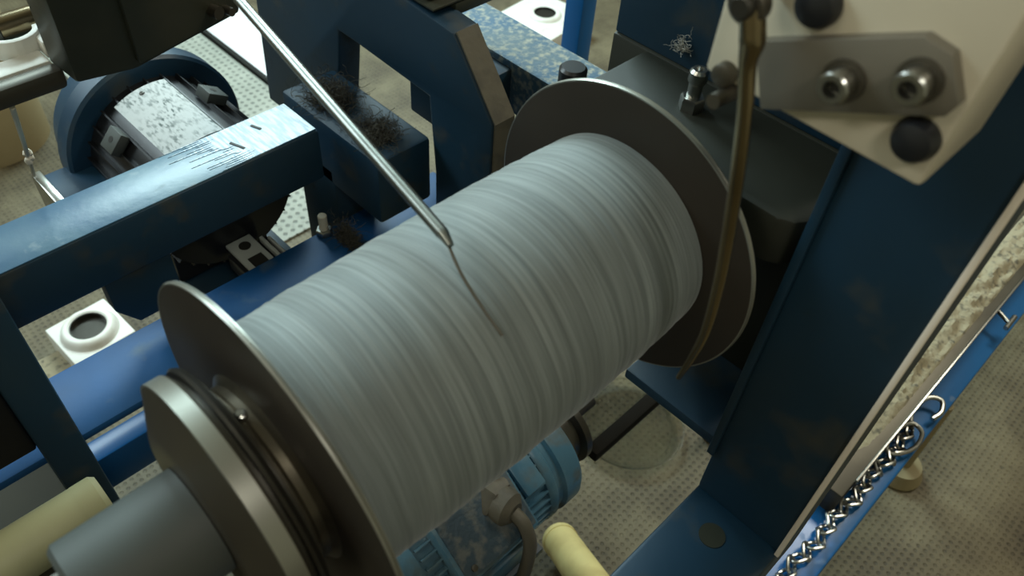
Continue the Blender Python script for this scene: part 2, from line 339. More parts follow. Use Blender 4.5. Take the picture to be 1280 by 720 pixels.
part('gantry_plate', MB().prism([(0.516, 0.40), (0.516, 0.822), (0.58, 0.905), (0.72, 0.915), (0.985, 0.915), (1.01, 0.60), (0.83, 0.60), (0.795, 0.812), (0.765, 0.812), (0.622, 0.806), (0.612, 0.70), (0.615, 0.40)], 'x', 0.52, 0.556, 0.003), 'blue_dark', fr)
part('post', MB().box(0.522, 0.554, 0.52, 0.61, 0.0, 0.41, 0.003), 'blue_dark', fr)
part('gusset', MB().prism([(0.13, 0.708), (0.205, 0.708), (0.205, 0.63), (0.15, 0.63), (0.13, 0.66)], 'y', 0.69, 0.71, 0.002), 'blue_dark', fr)
part('crossbeam', MB().box(0.655, 0.735, 0.345, 0.80, 0.725, 0.80, 0.005), 'blue_dusty', fr, 'dusty blue crossbeam coated in pale lint')
part('post', MB().box(0.66, 0.73, 0.70, 0.77, 0.0, 0.725, 0.003), 'blue_dark', fr)
part('gear_shelf', MB().box(0.552, 0.66, 0.612, 0.80, 0.900, 0.9145, 0.002), 'grease', fr)
part('stiffener', MB().box(0.554, 0.66, 0.62, 0.70, 0.73, 0.79, 0.003), 'blue_dark', fr)

part('edge_cover', MB().prism([(0.5155, 0.45), (0.5155, 0.8225), (0.5795, 0.9055), (0.5775, 0.907), (0.5135, 0.8235), (0.5135, 0.45)], 'x', 0.523, 0.553), 'gland', fr, 'dusty grey side edge')
part('panel', MB().box(-0.3, -0.002, 0.585, 0.612, 0.652, 0.95, 0.003), 'black', fr, 'black panel')
bp = thing('rear_post', 'narrow bright blue steel post beyond the dusty crossbeam', 'post', (0.96, 0.76, 0))
part('upright', MB().box(0.94, 0.975, 0.745, 0.782, 0.006, 0.95, 0.003), 'blue_rail', bp)
part('foot_plate', MB().box(0.91, 1.005, 0.715, 0.812, 0.0, 0.006, 0.001), 'blue_rail', bp)

# ------------------------------------------------------------------ right side frame with the spindle bearing
sf = thing('side_frame', 'dark blue side frame to the right carrying the spindle bearing', 'machine frame', (0.42, 0.08, 0))
part('post', MB().box(0.385, 0.45, 0.030, 0.113, 0.735, 1.50, 0.004), 'blue_dark', sf)
part('edge_strip', MB().box(0.3815, 0.3855, 0.0285, 0.0325, 0.735, 1.5, 0.0008), 'bare_edge', sf, 'thin bright metal edge strip')
part('beam', MB().box(-0.5, 0.45, 0.030, 0.113, 0.66, 0.735, 0.004), 'blue_dark', sf)
part('corner_strip', MB().box(0.382, 0.386, 0.110, 0.1165, 0.79, 1.50, 0.001), 'blue_dark', sf, 'lighter blue corner strip')
part('spot', MB().cyl((0.358, 0.077, 0.7348), (0.358, 0.077, 0.7356), 0.011, n=24), 'grease', sf, 'brown grease spot')
part('leg', MB().box(0.39, 0.45, 0.040, 0.10, 0.0, 0.66, 0.004), 'blue_dark', sf)
part('shelf', MB().box(0.398, 0.56, 0.100, 0.215, 0.778, 0.79, 0.002), 'blue_dark', sf)
part('bearing_plate', MB().box(0.475, 0.49, 0.113, 0.342, 1.03, 1.50, 0.002), 'blue_dark', sf)
part('lower_plate', MB().box(0.473, 0.492, 0.113, 0.342, 0.79, 1.03, 0.002), 'olive', sf, 'olive stained lower plate')
hs = part('bearing_housing', MB().prism([(0.39, 0.125), (0.40, 0.118), (0.475, 0.118), (0.475, 0.31), (0.39, 0.31), (0.385, 0.30), (0.385, 0.135)], 'z', 0.992, 1.03, 0.004), 'olive', sf, 'grease blackened bearing housing')
gp = part('grease_fitting', MB().hexa((0.437, 0.24, 1.03), (0, 0, 1), 0.009, 0.010).cyl((0.437, 0.24, 1.04), (0.437, 0.24, 1.050), 0.0048, 0.0052, 20).lathe([(0.020, 0.0052), (0.022, 0.0066), (0.029, 0.0066), (0.031, 0.005), (0.031, 0.003), (0.028, 0.002), (0.028, 0)], (0.437, 0.24, 1.03), (0, 0, 1), 20), 'steel', sf, 'shiny steel grease fitting')
part('bolt', MB().cyl((0.42, 0.334, 0.99), (0.42, 0.334, 1.024), 0.0108, n=20, bevel=0.002), 'black', sf, 'black bolt head above the far flange')
part('lug', MB().box(0.40, 0.475, 0.305, 0.345, 0.95, 0.99, 0.003), 'grease', sf)

# ------------------------------------------------------------------ spindle and spool
AX = (0.0, 0.23, 0.966); DX = (1, 0, 0)
ch = thing('spindle_chuck', 'grey steel spindle chuck clamping the near end of the yarn spool', 'chuck', AX)
part('shaft', MB().lathe([(-0.0215, 0), (-0.0215, 0.0275), (-0.019, 0.030), (0.040, 0.0302), (0.040, 0)], AX, DX, 64), 'shaft', ch, 'matt grey spindle shaft')
part('end_nut', MB().lathe([(-0.052, 0), (-0.052, 0.016), (-0.050, 0.018), (-0.0215, 0.018), (-0.0215, 0)], AX, DX, 6), 'steel_dark', ch)
part('clamp_disc', MB().lathe([(0.0405, 0.029), (0.0405, 0.047), (0.0415, 0.050), (0.0500, 0.0700), (0.0508, 0.0718), (0.060, 0.0718), (0.061, 0.071), (0.061, 0.03)], AX, DX, 96), 'steel_dull', ch, 'clamp disc with a polished rim')
part('polished_rim', MB().lathe([(0.0503, 0.0705), (0.0506, 0.0721), (0.0594, 0.0721), (0.0597, 0.0705)], AX, DX, 96), 'rim', ch, 'polished rim')
part('ring', MB().lathe([(0.061, 0.05), (0.061, 0.0675), (0.0635, 0.0675), (0.064, 0.0712), (0.0655, 0.0724), (0.068, 0.0712), (0.0685, 0.066), (0.070, 0.066), (0.070, 0.05)], AX, DX, 96), 'steel_dark', ch, 'dark grooved ring')
part('spindle', MB().cyl((0.06, 0.23, 0.966), (0.39, 0.23, 0.966), 0.02, n=32), 'steel', ch)

sp = thing('yarn_spool', 'large metal flanged spool wound full with grey yarn', 'spool', AX)
def flange(x0, x1):
    return MB().lathe([(x0, 0.022), (x0, 0.1085), (x0 + 0.0008, 0.110), (x1 - 0.0008, 0.110), (x1, 0.1085), (x1, 0.022)], AX, DX, 128)
for x0, x1 in ((0.083, 0.0865), (0.358, 0.3625)):
    fl = part('flange', flange(x0, x1), 'flange', sp)
    part('rim_band', MB().lathe([(x0 + 0.0003, 0.1095), (x0 + 0.0003, 0.1104), (x0 + 0.0014, 0.1108), ((x0 + x1) / 2, 0.1103), (x1 - 0.0014, 0.1108), (x1 - 0.0003, 0.1104), (x1 - 0.0003, 0.1095)], AX, DX, 128), 'rim', fl, 'bare bright rim')
hb = part('hub', MB().lathe([(0.071, 0.022), (0.071, 0.055), (0.0735, 0.056), (0.076, 0.053), (0.080, 0.053), (0.0832, 0.058), (0.0832, 0.022)], AX, DX, 96), 'hub_steel', sp, 'dirty steel flange hub')
part('screw', MB().lathe([(0, 0), (0, 0.003), (0.003, 0.003), (0.0038, 0.002), (0.0038, 0)], (0.0745, 0.23 - 0.0, 0.966 + 0.0555), (0, 0, 1), 12), 'steel', sp)
random.seed(3)
prof = [(0.0865, 0.0225)]
Nn = 460
for i in range(Nn + 1):
    t = i / Nn; x = 0.0866 + t * (0.3575 - 0.0866)
    r = 0.0765 + 0.0018 * math.sin(PI * t) - 0.0022 * max(0, (t - 0.75) / 0.25) ** 2 - 0.0010 * max(0, (0.1 - t) / 0.1)
    r += 0.00055 * noise.noise(Vector((x * 120, 1.3, 0))) + 0.00035 * noise.noise(Vector((x * 420, 5.1, 0)))
    prof.append((x, r))
prof.append((0.3578, 0.0225))
yj = lambda t, a: 0.0006 * noise.noise(Vector((t * 45, 1.7 * math.cos(a), 1.7 * math.sin(a)))) + 0.00028 * noise.noise(Vector((t * 230 + 0.9 * math.sin(a * 1), 0.8 * math.cos(a), 4)))
part('yarn_winding', MB().lathe(prof, AX, DX, 160, jitter=yj), 'yarn', sp, 'grey yarn wound in fine close turns', smooth=60)

# ------------------------------------------------------------------ guide rods
gr = thing('guide_rod', 'straight thin polished steel rod laying yarn onto the spool', 'rod', (0.235, 0.476, 1.08))
part('rod', MB().tube([(0.254, 0.62, 1.089), (0.249, 0.575, 1.086), (0.235, 0.476, 1.080), (0.2005, 0.231, 1.0625)], [0.0036] * 4, 16), 'rod_steel', gr)
part('tip', MB().tube([(0.2008, 0.233, 1.0627), (0.2003, 0.2295, 1.0624), (0.1985, 0.222, 1.0610)], [0.0036, 0.0033, 0.0018], 16), 'rod_steel', gr)
part('clamp', MB().box(0.242, 0.266, 0.612, 0.644, 1.076, 1.102, 0.003), 'steel_dark', gr)
tag(MB().tube([(0.1995, 0.226, 1.0608), (0.1965, 0.212, 1.0505), (0.1965, 0.196, 1.0385), (0.197, 0.180, 1.0285)], 0.0009, 8).build('yarn_strand', 'cable', loc=(0.197, 0.18, 1.0285)), 'single grey yarn strand running from the straight rod onto the spool', 'yarn')

cg = thing('curved_finger', 'slender curved brass toned steel finger hanging before the far flange', 'guide finger', (0.3, 0.125, 0.955))
part('rod', MB().tube([(0.279, 0.1386, 1.2012), (0.279, 0.1340, 1.188), (0.279, 0.1330, 1.178), (0.28, 0.1282, 1.1566), (0.282, 0.1233, 1.1254), (0.286, 0.1188, 1.0834), (0.289, 0.1163, 1.0489), (0.292, 0.1159, 1.0134), (0.294, 0.1191, 0.9857), (0.295, 0.1233, 0.9613)], [0.005, 0.0054, 0.0038, 0.0034, 0.0034, 0.0033, 0.0031, 0.0028, 0.0023, 0.0016], 20), 'brass', cg)
part('eye', MB().lathe([(0, 0.0028), (0, 0.0075), (0.001, 0.0085), (0.006, 0.0085), (0.007, 0.0075), (0.007, 0.0028), (0, 0.0028)], (0.283, 0.1400, 1.2010), (-1, 0, 0), 28), 'steel_dull', cg)
part('screw', MB().lathe([(-0.017, 0), (-0.017, 0.0027), (0.007, 0.0027), (0.007, 0.0055), (0.010, 0.0052), (0.011, 0.004), (0.011, 0)], (0.283, 0.1400, 1.2010), (-1, 0, 0), 20), 'steel_dark', cg)

# ------------------------------------------------------------------ white traverse head
hd = thing('traverse_head', 'cream white plastic block with bolted grey metal plate at top right', 'machine head', (0.32, 0.11, 1.15))
part('body', MB().prism([(0.163, 1.152), (0.056, 1.150), (0.053, 1.212), (0.049, 1.33), (0.155, 1.33), (0.1625, 1.19)], 'x', 0.30, 0.358, 0.0025), 'head', hd)
part('mounting_plate', MB().prism([(0.1395, 1.1795), (0.078, 1.2095), (0.0665, 1.2075), (0.0565, 1.192), (0.059, 1.1855), (0.128, 1.152)], 'x', 0.2935, 0.3003, 0.0006), 'plate', hd, 'grey metal plate with cut corners')
def socket(y, z, x=0.2935, s=1.0):
    o = (x, y, z); d = (-1, 0, 0)
    w = part('washer', MB().lathe([(0, 0), (0, 0.0088 * s), (0.0018, 0.0088 * s), (0.0018, 0)], o, d, 32), 'steel_dull', hd)
    b = part('bolt', MB().lathe([(0.0016, 0), (0.0016, 0.0066 * s), (0.0095, 0.0066 * s), (0.0105, 0.0058 * s), (0.0105, 0.0036 * s), (0.006, 0.0034 * s), (0.006, 0)], o, d, 32), 'steel', hd)
    part('socket', MB().lathe([(0.0058, 0), (0.0058, 0.0034 * s), (0.0064, 0.0033 * s), (0.0064, 0)], o, d, 6), 'rubber', b)
socket(0.0985, 1.1815); socket(0.0725, 1.1945)
def plug(y, z, r):
    part('plug', MB().lathe([(0, 0), (0, r), (0.003, r), (0.0065, r * 0.82), (0.008, r * 0.45), (0.0083, 0)], (0.3002, y, z), (-1, 0, 0), 32), 'black', hd, 'round black plug')
plug(0.0655, 1.1695, 0.0094); plug(0.121, 1.202, 0.0095)
part('side_screw', MB().lathe([(0, 0), (0, 0.0055), (0.005, 0.0055), (0.006, 0.004), (0.006, 0)], (0.3, 0.151, 1.1565), (-1, 0, 0), 20).lathe([(-0.004, 0), (-0.004, 0.004), (0.012, 0.0035), (0.012, 0)], (0.298, 0.147, 1.148), (-1, 0, 0.1), 16), 'steel_dull', hd)
part('carriage', MB().box(0.358, 0.3765, 0.06, 0.15, 1.22, 1.33, 0.003), 'steel_dark', hd)

# ------------------------------------------------------------------ rail, tray, chain at right
rl = thing('floor_rail', 'long bright blue rail at lower right along the open floor', 'rail', (0.9, 0.05, 0))
part('rail_body', MB().box(-0.4, 2.3, -0.004, 0.11, 0.22, 0.30, 0.004), 'blue_rail', rl)
for x in (-0.2, 1.165, 2.2):
    part('levelling_foot', MB().lathe([(0, 0), (0, 0.044), (0.006, 0.046), (0.030, 0.036), (0.036, 0.014), (0.20, 0.010), (0.222, 0.010), (0.222, 0)], (x, 0.0, 0), (0, 0, 1), 32), 'tan', rl, 'grey levelling foot')
tr = thing('lint_tray', 'narrow metal ledge heaped with pale lint above the blue rail', 'tray', (1.1, 0.06, 0.30))
part('channel', MB().box(0.765, 2.2, 0.033, 0.105, 0.30, 0.350, 0.002), 'steel_dull', tr)
part('lip', MB().box(0.80, 2.2, 0.0295, 0.0335, 0.345, 0.356, 0.001), 'steel', tr)
b = bmesh.new(); nx, ny = 260, 14; g = []
for i in range(nx + 1):
    row = []
    for j in range(ny + 1):
        x = 0.84 + 1.3 * i / nx; y = 0.046 + 0.056 * j / ny
        e = min(1, i / 30) * math.sin(PI * j / ny) ** 0.6
        row.append(b.verts.new((x, y, 0.349 + e * (0.010 + 0.010 * noise.noise(Vector((x * 30, y * 60, 0))) + 0.005 * noise.noise(Vector((x * 130, y * 150, 2)))))))
    g.append(row)
for i in range(nx):
    for j in range(ny): b.faces.new((g[i][j], g[i + 1][j], g[i + 1][j + 1], g[i][j + 1]))
mb = MB(); mb.add(b); o = part('lint_layer', mb, 'lint_bed', tr, 'pale fluffy lint layer'); o['kind'] = 'stuff'
hk = thing('hook_pin', 'small bright T shaped metal pin sticking out beside the lint tray', 'pin', (1.30, 0.02, 0.33))
part('pin', MB().cyl((1.31, 0.033, 0.338), (1.295, 0.006, 0.338), 0.004, n=12), 'steel', hk)
part('crossbar', MB().cyl((1.278, 0.004, 0.338), (1.315, 0.004, 0.34), 0.0045, n=12), 'steel', hk)

cn = thing('link_chain', 'steel link chain lying along the bright blue rail', 'chain', (0.8, 0.025, 0.30))
def link(c, ang, roll, L, w, r):
    pts = []
    for k in range(12):
        a = 2 * PI * k / 12
        ux = math.copysign(max(0, L / 2 - w / 2), math.cos(a)) + w / 2 * math.cos(a); uy = w / 2 * math.sin(a)
        p = Vector((ux, uy, 0)); p.rotate(Quaternion((1, 0, 0), roll)); p.rotate(Quaternion((0, 0, 1), ang)); pts.append(Vector(c) + p)
    return MB().tube(pts, r, 8, 3, closed=True)
x = 0.60; k = 0
random.seed(11)
while x < 0.985:
    y = 0.028 - 0.010 * ((x - 0.6) / 0.4) + 0.003 * math.sin(x * 60)
    part('link', link((x, y, 0.311), random.uniform(-0.2, 0.2) + 0.5 * (1 if k % 2 else -1), 0.75 if k % 2 else -0.65, 0.026, 0.017, 0.0026), 'steel', cn)
    x += 0.0165; k += 1
part('hook', MB().tube([(0.985, 0.020, 0.31), (1.01, 0.035, 0.318), (1.05, 0.030, 0.322), (1.062, 0.012, 0.322), (1.045, 0.002, 0.318), (1.025, 0.006, 0.314)], 0.0042, 10), 'steel', cn, 'open hook at the chain end')
part('ring', MB().tube([(0.915, 0.028, 0.315), (0.945, 0.036, 0.322), (0.985, 0.026, 0.32), (0.985, 0.006, 0.318), (0.955, 0.0, 0.316), (0.925, 0.012, 0.314)], 0.0036, 10, closed=True), 'steel', cn, 'long oval ring')

# ------------------------------------------------------------------ black electric motor, upper left
m1c = (0.32, 0.0, 0.65)
m1 = thing('electric_motor', 'black finned electric motor with white nameplate behind the upper blue beam', 'electric motor', (0.32, 0.86, 0.5))
def fins(x, z, y0, y1, r, h, n, w):
    mb = MB().cyl((x, y0, z), (x, y1, z), r, n=72)
    for i in range(n):
        a = 2 * PI * i / n; q = Matrix.Rotation(-a, 3, 'Y')
        c = Vector((0, 0, r + h / 2 - 0.001)); c.rotate(q); c += Vector((x, (y0 + y1) / 2, z))
        mb.box(c.x - w / 2, c.x + w / 2, y0 + 0.004, y1 - 0.004, c.z - h / 2 - 0.0005, c.z + h / 2, 0, q)
    return mb
part('stator', fins(0.32, 0.65, 0.784, 0.95, 0.094, 0.007, 28, 0.0022), 'black', m1)
part('end_shield', MB().lathe([(0, 0), (0, 0.118), (0.004, 0.122), (0.030, 0.122), (0.036, 0.112), (0.075, 0.108), (0.10, 0.09), (0.108, 0.05), (0.108, 0)], (0.32, 0.95, 0.65), (0, 1, 0), 72), 'navy', m1, 'dull navy end shield')
# nameplate bent round the top of the stator
b = bmesh.new(); rows = []
for i in range(13):
    a = math.radians(-30 + 40 * i / 12); rows.append([(math.sin(a), math.cos(a))])
V1 = []
for (s_, c_) in [r[0] for r in rows]:
    V1.append([b.verts.new((0.32 + s_ * rr, yy, 0.65 + c_ * rr)) for rr, yy in ((0.1015, 0.786), (0.1035, 0.786), (0.1035, 0.925), (0.1015, 0.925))])
for A, B in zip(V1, V1[1:]):
    for k in range(4): b.faces.new((A[k], A[(k + 1) % 4], B[(k + 1) % 4], B[k]))
b.faces.new(V1[0]); b.faces.new(V1[-1][::-1]); bmesh.ops.recalc_face_normals(b, faces=b.faces[:])
mb = MB(); mb.add(b); np_ = part('nameplate', mb, 'nameplate', m1, 'white metal nameplate')
for ang, yy in ((-10, 0.913),):
    a = math.radians(ang); d = Vector((math.sin(a), 0, math.cos(a))); part('rivet', MB().lathe([(0, 0), (0, 0.0035), (0.0012, 0.003), (0.0018, 0)], Vector((0.32, yy, 0.65)) + d * 0.1033, d, 12), 'steel_dark', np_)
for ang, yy in ((-46, 0.886), (31, 0.876)):
    a = math.radians(ang); q = Matrix.Rotation(a, 3, 'Y'); d = Vector((math.sin(a), 0, math.cos(a))); c = Vector((0.32, yy, 0.65)) + d * 0.104
    t = part('mount_lug', MB().box(c.x - 0.014, c.x + 0.014, c.y - 0.014, c.y + 0.014, c.z - 0.008, c.z + 0.006, 0.001, q), 'shaft', m1, 'grey square mounting lug')
    part('lug_hole', MB().cyl(c + d * 0.0055, c + d * 0.0066, 0.0042, n=16), 'rubber', t)
part('terminal_box', MB().box(0.163, 0.228, 0.905, 0.972, 0.60, 0.655, 0.003), 'navy', m1)
part('box_lid', MB().box(0.158, 0.170, 0.90, 0.976, 0.595, 0.661, 0.002), 'steel', m1, 'bright edged box lid')
part('motor_foot', MB().box(0.25, 0.39, 0.84, 0.93, 0.5005, 0.565, 0.004), 'black', m1)
ms = thing('motor_stand', 'dark blue steel stand under the black finned motor', 'stand', (0.32, 0.86, 0))
part('table_plate', MB().box(0.24, 0.405, 0.79, 0.95, 0.485, 0.50, 0.002), 'blue_dark', ms)
for xx in (0.255, 0.375):
    for yy in (0.81, 0.92): part('leg', MB().box(xx, xx + 0.02, yy, yy + 0.02, 0, 0.485, 0.002), 'blue_dark', ms)

# ------------------------------------------------------------------ blue electric motor, bottom
MY, MZ = 0.34, 0.47
m2 = thing('electric_motor', 'dusty light blue electric motor below the yarn spool', 'electric motor', (0.35, MY, 0.36))
mo = (0.0, MY, MZ)
mbx = MB().lathe([(0.20, 0), (0.20, 0.068), (0.205, 0.073), (0.40, 0.073), (0.40, 0)], mo, DX, 72)
for i in range(40):
    a = 2 * PI * i / 40; q = Matrix.Rotation(a, 3, 'X'); c = Vector((0, 0, 0.0745)); c.rotate(q)
    mbx.box(0.225, 0.395, MY + c.y - 0.0011, MY + c.y + 0.0011, MZ + c.z - 0.005, MZ + c.z + 0.005, 0, q)
part('stator', mbx, 'blue_motor', m2)
part('end_shield', MB().lathe([(0.395, 0.04), (0.395, 0.079), (0.399, 0.0815), (0.406, 0.0815), (0.410, 0.077), (0.418, 0.077), (0.421, 0.082), (0.444, 0.082), (0.450, 0.078), (0.455, 0.05), (0.455, 0)], mo, DX, 72), 'blue_motor', m2, 'blue end shield with raised rims')
part('fan_cover', MB().lathe([(0.12, 0), (0.12, 0.070), (0.128, 0.078), (0.218, 0.080), (0.222, 0.078), (0.222, 0.06)], mo, DX, 72), 'blue_motor', m2, 'smooth blue fan cover')
def tilt(deg): return Matrix.Rotation(math.radians(deg), 3, 'X')
def offs(deg, r): v = Vector((0, 0, r)); v.rotate(tilt(deg)); return v
c = offs(38, 0.083)
tb = part('terminal_box', MB().box(0.245, 0.355, MY + c.y - 0.045, MY + c.y + 0.045, MZ + c.z - 0.018, MZ + c.z + 0.012, 0.004, tilt(38)), 'blue_motor', m2)
c2 = offs(38, 0.098)
part('box_lid', MB().box(0.25, 0.35, MY + c2.y - 0.041, MY + c2.y + 0.041, MZ + c2.z - 0.003, MZ + c2.z + 0.003, 0.002, tilt(38)), 'grit_blue', tb, 'lint coated box lid')
for sx in (0.262, 0.338):
    for sy in (-0.032, 0.032):
        v = Vector((0, sy, 0.1012)); v.rotate(tilt(38)); part('screw', MB().lathe([(0, 0), (0, 0.004), (0.002, 0.0035), (0.003, 0)], (sx, MY + v.y, MZ + v.z), offs(38, 1), 12), 'steel_dull', tb)
c3 = offs(30, 0.080)
part('pad', MB().box(0.362, 0.392, MY + c3.y - 0.030, MY + c3.y + 0.030, MZ + c3.z - 0.006, MZ + c3.z + 0.005, 0.003, tilt(30)), 'blue_motor', m2)
g0 = Vector((0.325, 0.292, 0.545))
gd = Vector((0.1, -0.75, 0.1)).normalized()
part('cable_gland', MB().hexa(g0 - gd * 0.016, gd, 0.027, 0.027).lathe([(0.010, 0.0), (0.010, 0.022), (0.024, 0.020), (0.031, 0.012), (0.031, 0)], g0, gd, 28), 'gland', m2, 'dusty grey cable gland')
part('cable', MB().tube([g0 + gd * 0.028, g0 + gd * 0.045 + Vector((0, 0, -0.012)), g0 + gd * 0.058 + Vector((-0.003, 0, -0.045)), g0 + gd * 0.06 + Vector((-0.012, 0, -0.11)), g0 + gd * 0.05 + Vector((-0.03, 0, -0.25))], 0.0078, 14), 'cable', m2, 'grey cable')
part('motor_foot', MB().box(0.25, 0.38, MY - 0.07, MY + 0.07, 0.3605, 0.40, 0.004), 'blue_motor', m2)
part('pulley', MB().lathe([(0.456, 0), (0.456, 0.050), (0.459, 0.056), (0.466, 0.056), (0.470, 0.047), (0.482, 0.047), (0.486, 0.056), (0.495, 0.056), (0.497, 0.052), (0.497, 0)], mo, DX, 64), 'steel_dark', m2, 'dark grooved pulley')
part('drive_shaft', MB().cyl((0.497, MY, MZ), (0.55, MY, MZ), 0.013, n=28), 'rubber', m2)
st = thing('motor_stand', 'low blue stand holding the light blue motor below the spool', 'stand', (0.31, MY, 0))
part('table_plate', MB().box(0.22, 0.40, MY - 0.076, MY + 0.09, 0.348, 0.36, 0.002), 'blue_dark', st)
for xx in (0.235, 0.365):
    for yy in (-0.075, 0.06): part('leg', MB().box(xx, xx + 0.02, MY + yy, MY + yy + 0.02, 0, 0.348, 0.002), 'blue_dark', st)
db = thing('dark_bar', 'dark square steel bar running from the motor pulley under the shelf', 'bar', (0.70, 0.29, 0))
part('bar', MB().box(0.515, 0.98, 0.286, 0.306, 0.41, 0.43, 0.004), 'matt_black', db)
part('stand_leg', MB().box(0.94, 0.965, 0.285, 0.305, 0.0, 0.405, 0.002), 'rubber', db)
yp = thing('yellow_pipe', 'short pale yellow plastic pipe leaning beside the light blue motor', 'pipe', (0.563, 0.344, 0.0))
p0 = Vector((0.563, 0.344, 0.034)); p1 = Vector((0.440, 0.134, 0.245)); dd = (p1 - p0); LL = dd.length
part('pipe_wall', MB().lathe([(0, 0), (0, 0.027), (0.003, 0.030), (LL, 0.030), (LL, 0)], p0, dd, 32), 'yellow', yp)
part('end_band', MB().lathe([(0.004, 0.029), (0.004, 0.0312), (0.016, 0.0312), (0.016, 0.029)], p0, dd, 32), 'yellow', yp)

gd_ = thing('clear_dish', 'clear round plastic dish on the dotted floor under the drive shaft', 'dish', (0.85, 0.42, 0.0))
part('dish', MB().lathe([(0.001, 0), (0.001, 0.085), (0.02, 0.105), (0.022, 0.105), (0.004, 0.086), (0.004, 0)], (0.85, 0.42, 0.0), (0, 0, 1), 64), 'clear', gd_)
part('rim', MB().tube([(0.85 + 0.106 * math.cos(2 * PI * k / 16), 0.42 + 0.106 * math.sin(2 * PI * k / 16), 0.022) for k in range(16)], 0.0016, 8, closed=True), 'clear', gd_)

# ------------------------------------------------------------------ white collar blocks on the floor
def collar(cx, cy, ang, label, hw=0.062, ch=0.55):
    t = thing('collar_block', label, 'collar block', (cx, cy, 0), 'white collar blocks on the floor')
    q = Matrix.Rotation(ang, 3, 'Z')
    part('base', MB().box(cx - hw, cx + hw, cy - hw, cy + hw, 0, 0.07, 0.004, q), 'white', t)
    part('collar', MB().lathe([(0.07 + dz * ch, r) for dz, r in ((0, 0.034), (0, 0.055), (0.015, 0.052), (0.026, 0.047), (0.030, 0.043), (0.030, 0.038), (0.026, 0.035), (0, 0.034))], (cx, cy, 0), (0, 0, 1), 48), 'white', t)
    part('bore', MB().lathe([(0.0702, 0), (0.0702, 0.0345), (0.07 + 0.025 * ch, 0.0352), (0.07 + 0.0245 * ch, 0.0335), (0.0715, 0.0330), (0.0715, 0)], (cx, cy, 0), (0, 0, 1), 32), 'steel_dark', t, 'dark round bore')
collar(0.182, 1.270, 0.05, 'white square block with round collar lying between the two left blue beams')
collar(1.80, 1.575, 0.1, 'white square block with round collar beyond the dusty crossbeam', 0.11, 0.3)
tag(MB().box(0.06, 0.135, 1.21, 1.31, 0.0, 0.03, 0.014).build('lint_pad', 'lint_bed', loc=(0.09, 1.26, 0)), 'mottled lint clod beside the white collar block under the left beam', 'lint')

# ------------------------------------------------------------------ limit switch on beam
ls = thing('limit_switch', 'small pale metal switch plate with round hole between the blue beams', 'switch', (0.33, 0.74, 0.555))
part('case', MB().box(0.296, 0.356, 0.7105, 0.770, 0.555, 0.579, 0.002), 'black', ls)
part('cover_plate', MB().box(0.302, 0.338, 0.714, 0.783, 0.579, 0.584, 0.001), 'cover', ls)
part('plate_hole', MB().cyl((0.321, 0.766, 0.5838), (0.321, 0.766, 0.5848), 0.008, n=20), 'rubber', ls)
part('slot', MB().box(0.310, 0.330, 0.722, 0.742, 0.5838, 0.5848), 'rubber', ls)
part('contact_rail', MB().box(0.342, 0.347, 0.712, 0.765, 0.579, 0.588, 0.001), 'cover', ls)
part('contact_rail', MB().box(0.351, 0.355, 0.712, 0.760, 0.579, 0.587, 0.001), 'cover', ls)
sb = thing('stud_bolt', 'pale threaded stud standing on the wide blue beam', 'bolt', (0.405, 0.70, 0.60))
part('stud', MB().cyl((0.405, 0.703, 0.60), (0.405, 0.703, 0.632), 0.006, n=16, bevel=0.001), 'string', sb)
part('nut', MB().hexa((0.405, 0.703, 0.60), (0, 0, 1), 0.011, 0.009), 'steel', sb)

# ------------------------------------------------------------------ dark housing, rods and clip, top left
hg = thing('gear_housing', 'grimy dark metal gear housing at the top left above the black motor', 'housing', (0.24, 0.72, 0.95))
part('body', MB().prism([(0.168, 0.655), (0.215, 0.645), (0.335, 0.675), (0.335, 0.80), (0.214, 0.80), (0.207, 0.705), (0.165, 0.70)], 'z', 0.95, 1.18, 0.004), 'grease', hg)
part('cover', MB().prism([(0.218, 0.640), (0.318, 0.665), (0.318, 0.672), (0.218, 0.650)], 'z', 0.957, 1.18, 0.001), 'grease', hg)
part('bolt', MB().cyl((0.30, 0.664, 0.97), (0.303, 0.652, 0.97), 0.006, n=12).cyl((0.314, 0.668, 0.965), (0.317, 0.655, 0.965), 0.004, n=12), 'steel_dull', hg)
sr = thing('slide_shaft', 'thick brassy round shaft running into the dark gear housing', 'shaft', (0.05, 0.768, 0.95))
part('shaft_body', MB().cyl((-0.2, 0.768, 0.955), (0.2125, 0.768, 0.955), 0.0125, n=40), 'brass', sr)
part('stop_collar', MB().cyl((0.135, 0.768, 0.955), (0.15, 0.768, 0.955), 0.017, n=32, bevel=0.001), 'steel_dark', sr)
part('grub_screw', MB().cyl((0.143, 0.757, 0.968), (0.143, 0.751, 0.975), 0.003, n=12), 'steel', sr)
s2 = thing('steel_bar', 'dull steel bar in front of the white clip at the left edge', 'bar', (0.02, 0.685, 0.94))
part('bar_body', MB().box(-0.2, 0.168, 0.676, 0.694, 0.936, 0.955, 0.005), 'steel_dull', s2)
cl = thing('white_clip', 'white plastic clip with open round jaw on the steel bar', 'clip', (0.15, 0.72, 0.955))
arc = [(0.155 + 0.017 * math.cos(a), 0.742 + 0.014 * math.sin(a)) for a in [math.radians(180 + 15 * k) for k in range(13)]]
arc_o = [(0.155 + 0.0225 * math.cos(a), 0.742 + 0.020 * math.sin(a)) for a in [math.radians(360 - 15 * k) for k in range(13)]]
part('jaw', MB().prism(arc + arc_o, 'z', 0.948, 0.965, 0.001), 'white', cl)
part('tab', MB().box(0.168, 0.186, 0.713, 0.738, 0.946, 0.962, 0.002), 'white', cl)
part('base', MB().box(0.02, 0.166, 0.700, 0.724, 0.936, 0.952, 0.002), 'white', cl)

